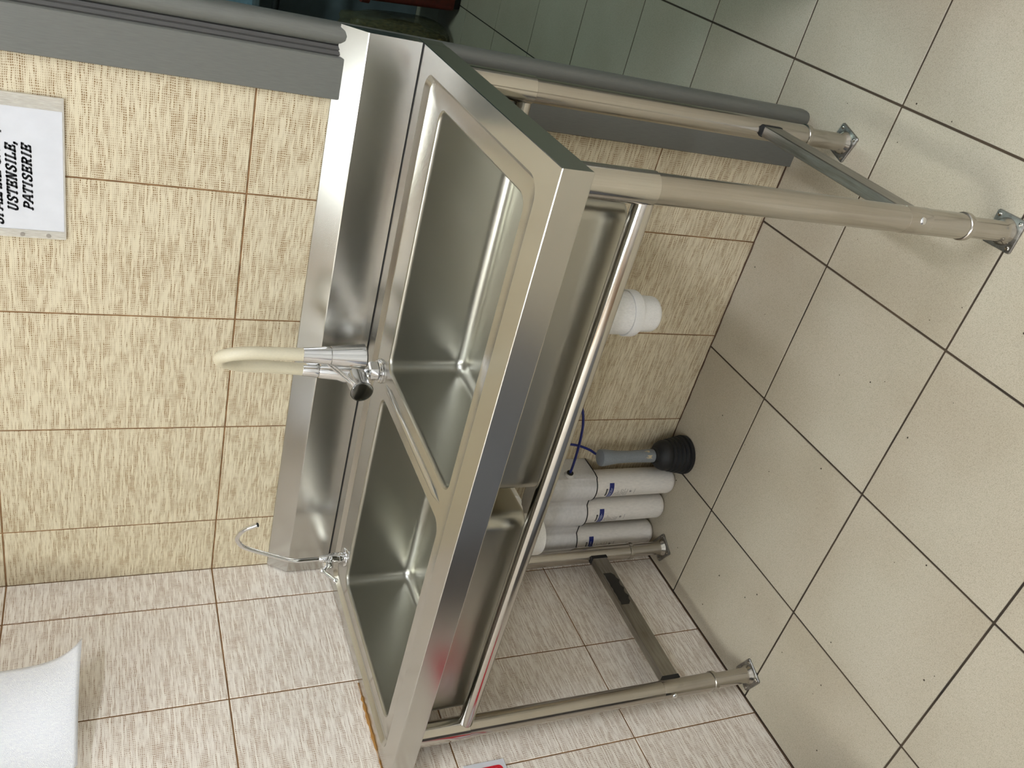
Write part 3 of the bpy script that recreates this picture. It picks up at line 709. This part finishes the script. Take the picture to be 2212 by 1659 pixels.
for a0, zz, n_ in ((-75,0.112,7),(-20,0.114,5)):
    m = MB()
    for i in range(n_):
        a = math.radians(a0+i*4); a2 = math.radians(a0+i*4+4.4); z0 = zz+random.uniform(-0.003,0.003); z1 = zz+0.012+random.uniform(-0.006,0.006); r = 0.01695
        m.add([(qx+r*math.cos(a),qy+r*math.sin(a),z0),(qx+r*math.cos(a2),qy+r*math.sin(a2),z0),(qx+r*math.cos(a2)*0.985,qy+r*math.sin(a2),z1),(qx+r*math.cos(a)*0.985,qy+r*math.sin(a),z1)],[(0,1,2,3)])
    m.build('scuff', M_SCUFF, hnd)

# ------------------------------------------------------------------ drain traps
def trap(x, y, zb, label):
    t = thing('drain_trap', label, 'drain pipe', (x, y, 0.7125))
    m = MB(); m.lathe([(0.036,0.694),(0.044,0.696),(0.044,0.7042),(0.03,0.7043)], (x,y,0), seg=36); m.build('top_flange', M_WPLAST, t, 40)
    m = MB(); m.lathe([(0.0385,zb+0.062),(0.0390,zb+0.068),(0.0390,0.690),(0.036,0.702)], (x,y,0), seg=40); m.build('body', M_WPLAST, t, 40)
    m = MB(); m.lathe([(0.0370,zb+0.046),(0.0412,zb+0.047),(0.0420,zb+0.050),(0.0420,zb+0.064),(0.0412,zb+0.066),(0.0385,zb+0.066)], (x,y,0), seg=40); m.build('union_nut', M_WPLAST, t, 30)
    prof = [(0.004,zb)]
    for k in range(9):
        a = math.pi/2*k/8; prof.append((0.0325-0.012+0.012*math.sin(a), zb+0.012-0.012*math.cos(a)))
    prof += [(0.0330,zb+0.048)]
    m = MB(); m.lathe(prof, (x,y,0), seg=40); m.build('cup', M_WPLAST, t, 40)
    return t
t1 = trap(0.866, -0.318, 0.452, 'white plastic bottle trap with short cup under the basin beside the doorway')
t2 = thing('drain_trap', 'white plastic drain with wide round cup under the basin beside the tiled corner', 'drain pipe', (0.325,-0.302,0.7125))
x, y = 0.325, -0.302
m = MB(); m.lathe([(0.036,0.694),(0.044,0.696),(0.044,0.7042),(0.03,0.7043)], (x,y,0), seg=36); m.build('top_flange', M_WPLAST, t2, 40)
m = MB(); m.lathe([(0.030,0.60),(0.030,0.702)], (x,y,0), seg=36); m.build('body', M_WPLAST, t2, 40)
m = MB(); m.lathe([(0.038,0.526),(0.0425,0.528),(0.0440,0.532),(0.0440,0.606),(0.042,0.612),(0.031,0.616)], (x,y,0), seg=44); m.build('cup', M_WPLAST, t2, 40)
m = MB(); m.tube([(x+0.03,y+0.06,0.574),(x+0.03,y+0.16,0.574),(x+0.03,y+0.30,0.574)], 0.026, 28); ol = m.build('outlet_pipe', M_WPLAST, t2, 40)
m = MB(); m.lathe([(0.0262,0.0),(0.0300,0.001),(0.0300,0.018),(0.0262,0.019)], (x+0.03,y+0.115,0.574), axis=(0,1,0), seg=32); m.build('pipe_ring', M_HOSEW, ol, 40)
m = MB(); m.tube([(x,y,0.574),(x+0.012,y+0.03,0.574),(x+0.025,y+0.05,0.574),(x+0.03,y+0.075,0.574)], 0.024, 24); m.build('elbow', M_WPLAST, t2, 40)

# ------------------------------------------------------------------ wall notice
sg = thing('wall_notice', 'white paper notice in clear sleeve taped to the back wall', 'notice', (0.90, -0.003, 1.408))
PB = 1.4085
m = MB(); m.box(0.801, 0.9995, -0.0042, -0.0036, PB+0.001, PB+0.289); m.build('paper', M_PAPER, sg)
m = MB(); m.box(0.787, 1.020, -0.0034, -0.0022, PB-0.001, PB+0.303); m.build('sleeve_back', M_FILM, sg)
for (x0, x1, z0, z1) in ((0.787,0.8008,PB,PB+0.302),(0.9998,1.020,PB,PB+0.302),(0.787,1.020,PB-0.0016,PB+0.0006)):
    m = MB(); m.box(x0, x1, -0.0052, -0.0044, z0, z1); m.build('sleeve_edge', M_FILM, sg)
for zz in (1.4325, 1.4695, 1.550, 1.587):
    m = MB(); m.lathe([(0.0034,0),(0.0034,0.0006),(0.0028,0.0008)], (0.7925,-0.0053,zz), axis=(0,-1,0), seg=16); m.build('punch_hole', M_HOLE, sg)
for txt, x0, x1, zb, h in (('SPALARE OALE,',0.8065,0.965,1.4950,0.0140),('USTENSILE,',0.8305,0.947,1.4740,0.0140),('PATISERIE',0.8345,0.9425,1.4530,0.0132)):
    q, wd = text_quads(txt, h, 0.19, 0.26, True, 1.0, 0.10)
    sc = (x1-x0)/wd
    m = MB()
    for qd in q: m.add([(x0+u*sc, -0.0046, zb+v) for u, v in qd], [(0,1,2,3)])
    m.build('lettering', M_PRINT, sg)

# ------------------------------------------------------------------ narrow cabinet along the left wall (outside the picture, mirrored in the sink front)
cb = thing('wall_cabinet', 'narrow slate grey steel cabinet standing along the left wall', 'cabinet', (0.11,-1.55,0))
M_SLATE = plain('slate_grey_paint', (108,111,120), 0.45, 0.06, 8.0)
m = MB(); m.box(0.003, 0.20, -2.10, -1.00, 0.06, 0.86, 0.004); m.build('body', M_SLATE, cb)
m = MB(); m.box(0.02, 0.18, -2.08, -1.02, 0.0, 0.062); m.build('plinth', M_BLACK, cb)
for y0, y1 in ((-2.09,-1.56),(-1.54,-1.01)):
    m = MB(); m.box(0.199, 0.212, y0, y1, 0.08, 0.84, 0.003); dr = m.build('door', M_SLATE, cb)
    yy = y1-0.05 if y0 < -2 else y0+0.05
    m = MB(); m.tube([(0.21,yy,0.60),(0.235,yy,0.60),(0.235,yy,0.48),(0.21,yy,0.48)], 0.005, 10); m.build('handle', M_CHROME, dr, 50)

# ------------------------------------------------------------------ paper towel hanging from its dispenser
tw = thing('paper_towel_dispenser', 'white wall dispenser with an embossed paper towel hanging down', 'dispenser', (0.07,-0.38,1.72))
m = MB(); m.box(0.0005, 0.13, -0.52, -0.24, 1.66, 1.98, 0.02); m.build('housing', M_WPLAST, tw)
me = bpy.data.meshes.new('paper_sheet'); V = []; F = []
NU, NV = 28, 30
for j in range(NV+1):
    z = 1.3855+(1.70-1.3855)*j/NV; hz = z-1.3855
    yr = -0.262 + 0.042*math.exp(-hz/0.028) - 0.010*(1-math.exp(-hz/0.10))
    yl = -0.487 + 0.020*math.exp(-hz/0.02)
    for i in range(NU+1):
        u = i/NU; y = yr+(yl-yr)*u
        x = 0.052 + 0.010*math.sin(u*5.0+hz*6) + 0.016*math.exp(-hz/0.05)*(1-u)**2 - 0.006*u
        V.append((x, y, z + (0.004*math.sin(u*2.2) if j == 0 else 0)))
for j in range(NV):
    for i in range(NU):
        a = j*(NU+1)+i; F.append((a,a+1,a+NU+2,a+NU+1))
me.from_pydata(V, [], F); me.update()
sheet = link('paper_sheet', me, M_TOWEL, tw, 60)
sd = sheet.modifiers.new('thickness', 'SOLIDIFY'); sd.thickness = 0.0006

# ------------------------------------------------------------------ red and white sign on the left wall
rs = thing('wall_sticker', 'white rectangular sticker with red rounded frame on the left wall', 'sticker', (0.001,-0.75,0.633))
m = MB(); m.box(0.0002, 0.0022, -0.90, -0.590, 0.633, 0.719, 0.0004); m.build('card', M_PAPER, rs)
def yz(loop): return [(0.0027, p[0], p[1]) for p in loop]
o_ = rr(-0.888,-0.6015,0.641,0.711,0.009,0,6); i_ = rr(-0.660,-0.6075,0.652,0.7055,0.003,0,6)
bm = bmesh.new()
for lp in (o_, i_):
    vs_ = [bm.verts.new((0.0026,p[0],p[1])) for p in lp]
    for k in range(len(vs_)): bm.edges.new((vs_[k], vs_[(k+1)%len(vs_)]))
bmesh.ops.triangle_fill(bm, use_beauty=True, edges=bm.edges[:])
me = bpy.data.meshes.new('red_panel'); bm.to_mesh(me); bm.free(); link('red_panel', me, M_RED, rs)

# ------------------------------------------------------------------ things in the room behind the doorway
cr = thing('storage_crate', 'red plastic crate on the floor of the room behind', 'crate', (1.13,2.30,0))
def crate(x0, x1, y0, y1, z0, z1, th, mt, t):
    m = MB()
    m.loops([rr(x0+.02,x1-.02,y0+.02,y1-.02,0.02,z0,4), rr(x0,x1,y0,y1,0.025,z1-0.03,4), rr(x0-.012,x1+.012,y0-.012,y1+.012,0.03,z1-0.03,4), rr(x0-.012,x1+.012,y0-.012,y1+.012,0.03,z1,4),
             rr(x0+th,x1-th,y0+th,y1-th,0.02,z1,4), rr(x0+th+.02,x1-th-.02,y0+th+.02,y1-th-.02,0.02,z0+th,4)], True, True)
    return m.build('shell', mt, t, 40)
crate(0.90, 1.36, 2.16, 2.44, 0.03, 0.42, 0.012, M_REDBOX, cr)
for i in range(4):
    m = MB(); x0 = 0.96+i*0.10; m.box(x0, x0+0.018, 2.148, 2.17, 0.10, 0.38, 0.004); m.build('rib', M_REDBOX, cr)
m = MB(); m.box(0.93,1.33,2.19,2.41,0.0,0.035,0.006); m.build('foot', M_BLACK, cr)
bgt = thing('plastic_bag', 'clear plastic bag of brown goods beside the red crate', 'bag', (0.74,2.24,0))
def lump(cx, cy, cz, rx, ry, rz, amp, seed, mt, name, par):
    r_ = random.Random(seed); bm = bmesh.new(); bmesh.ops.create_icosphere(bm, subdivisions=4, radius=1.0)
    ph = [(r_.uniform(0,6), Vector((r_.gauss(0,1),r_.gauss(0,1),r_.gauss(0,1)))*r_.uniform(2,7)) for _ in range(10)]
    for v in bm.verts:
        d = v.co.normalized(); k = 1+amp*sum(math.sin(p+q.dot(d)) for p, q in ph)/4
        e = Vector((abs(d.x)**0.7*math.copysign(1,d.x), abs(d.y)**0.7*math.copysign(1,d.y), abs(d.z)**0.6*math.copysign(1,d.z)))
        v.co = Vector((cx+rx*e.x*k, cy+ry*e.y*k, max(0.003, cz+rz*e.z*k)))
    me = bpy.data.meshes.new(name); bm.to_mesh(me); bm.free(); return link(name, me, mt, par, 50)
lump(0.745, 2.24, 0.25, 0.105, 0.11, 0.25, 0.16, 3, M_BAG, 'film', bgt)
M_GOODS = plain('brown_goods', (92,80,48), 0.6, 0.5, 22.0, 0.6)
lump(0.745, 2.24, 0.20, 0.080, 0.085, 0.19, 0.25, 5, M_GOODS, 'contents', bgt)
shf = thing('storage_shelf', 'grey shelf unit against the end wall of the room behind', 'shelf', (0.9,2.64,0))
M_SHELF = plain('dark_grey_shelf', (110,120,124), 0.6, 0.1, 6.0)
m = MB(); m.box(0.42, 1.40, 2.50, 2.78, 0.755, 0.780, 0.004); m.build('board', M_SHELF, shf)
m = MB(); m.box(0.42, 1.40, 2.76, 2.78, 0.0, 0.757, 0.002); m.build('back_panel', M_SHELF, shf)
for x0 in (0.42, 1.36):
    for y0 in (2.50, 2.74):
        m = MB(); m.box(x0, x0+0.04, y0, y0+0.04, 0.0, 0.757, 0.003); m.build('post', M_SHELF, shf)
bn = thing('plastic_tub', 'pale blue plastic tub on the grey shelf unit', 'tub', (0.86,2.64,0.78))
crate(0.60, 1.08, 2.53, 2.75, 0.7795, 1.12, 0.01, M_BLUEBIN, bn)
hs = thing('black_hose', 'black rubber hose hanging in a shallow loop along the front of the grey shelf unit', 'hose', (0.80,2.485,0.7))
m = MB(); m.tube(smooth_path([(0.50,2.485,0.768),(0.56,2.485,0.730),(0.66,2.485,0.706),(0.78,2.485,0.694),(0.92,2.485,0.694),(1.04,2.485,0.712),(1.14,2.485,0.768)],6), 0.0145, 14); m.build('hose_loop', M_BLACK, hs, 60)

# specks of dirt on the floor tiles (part of the floor)
m = MB()
for i in range(46):
    x = random.uniform(0.05,1.3); y = random.uniform(-0.9,-0.02); r = random.uniform(0.0008,0.0022)
    m.lathe([(r,0.0),(r*0.6,0.0009)], (x,y,0.0), seg=6)
sp_ = m.build('crumbs', M_FGROUT, floor); sp_['kind'] = 'stuff'
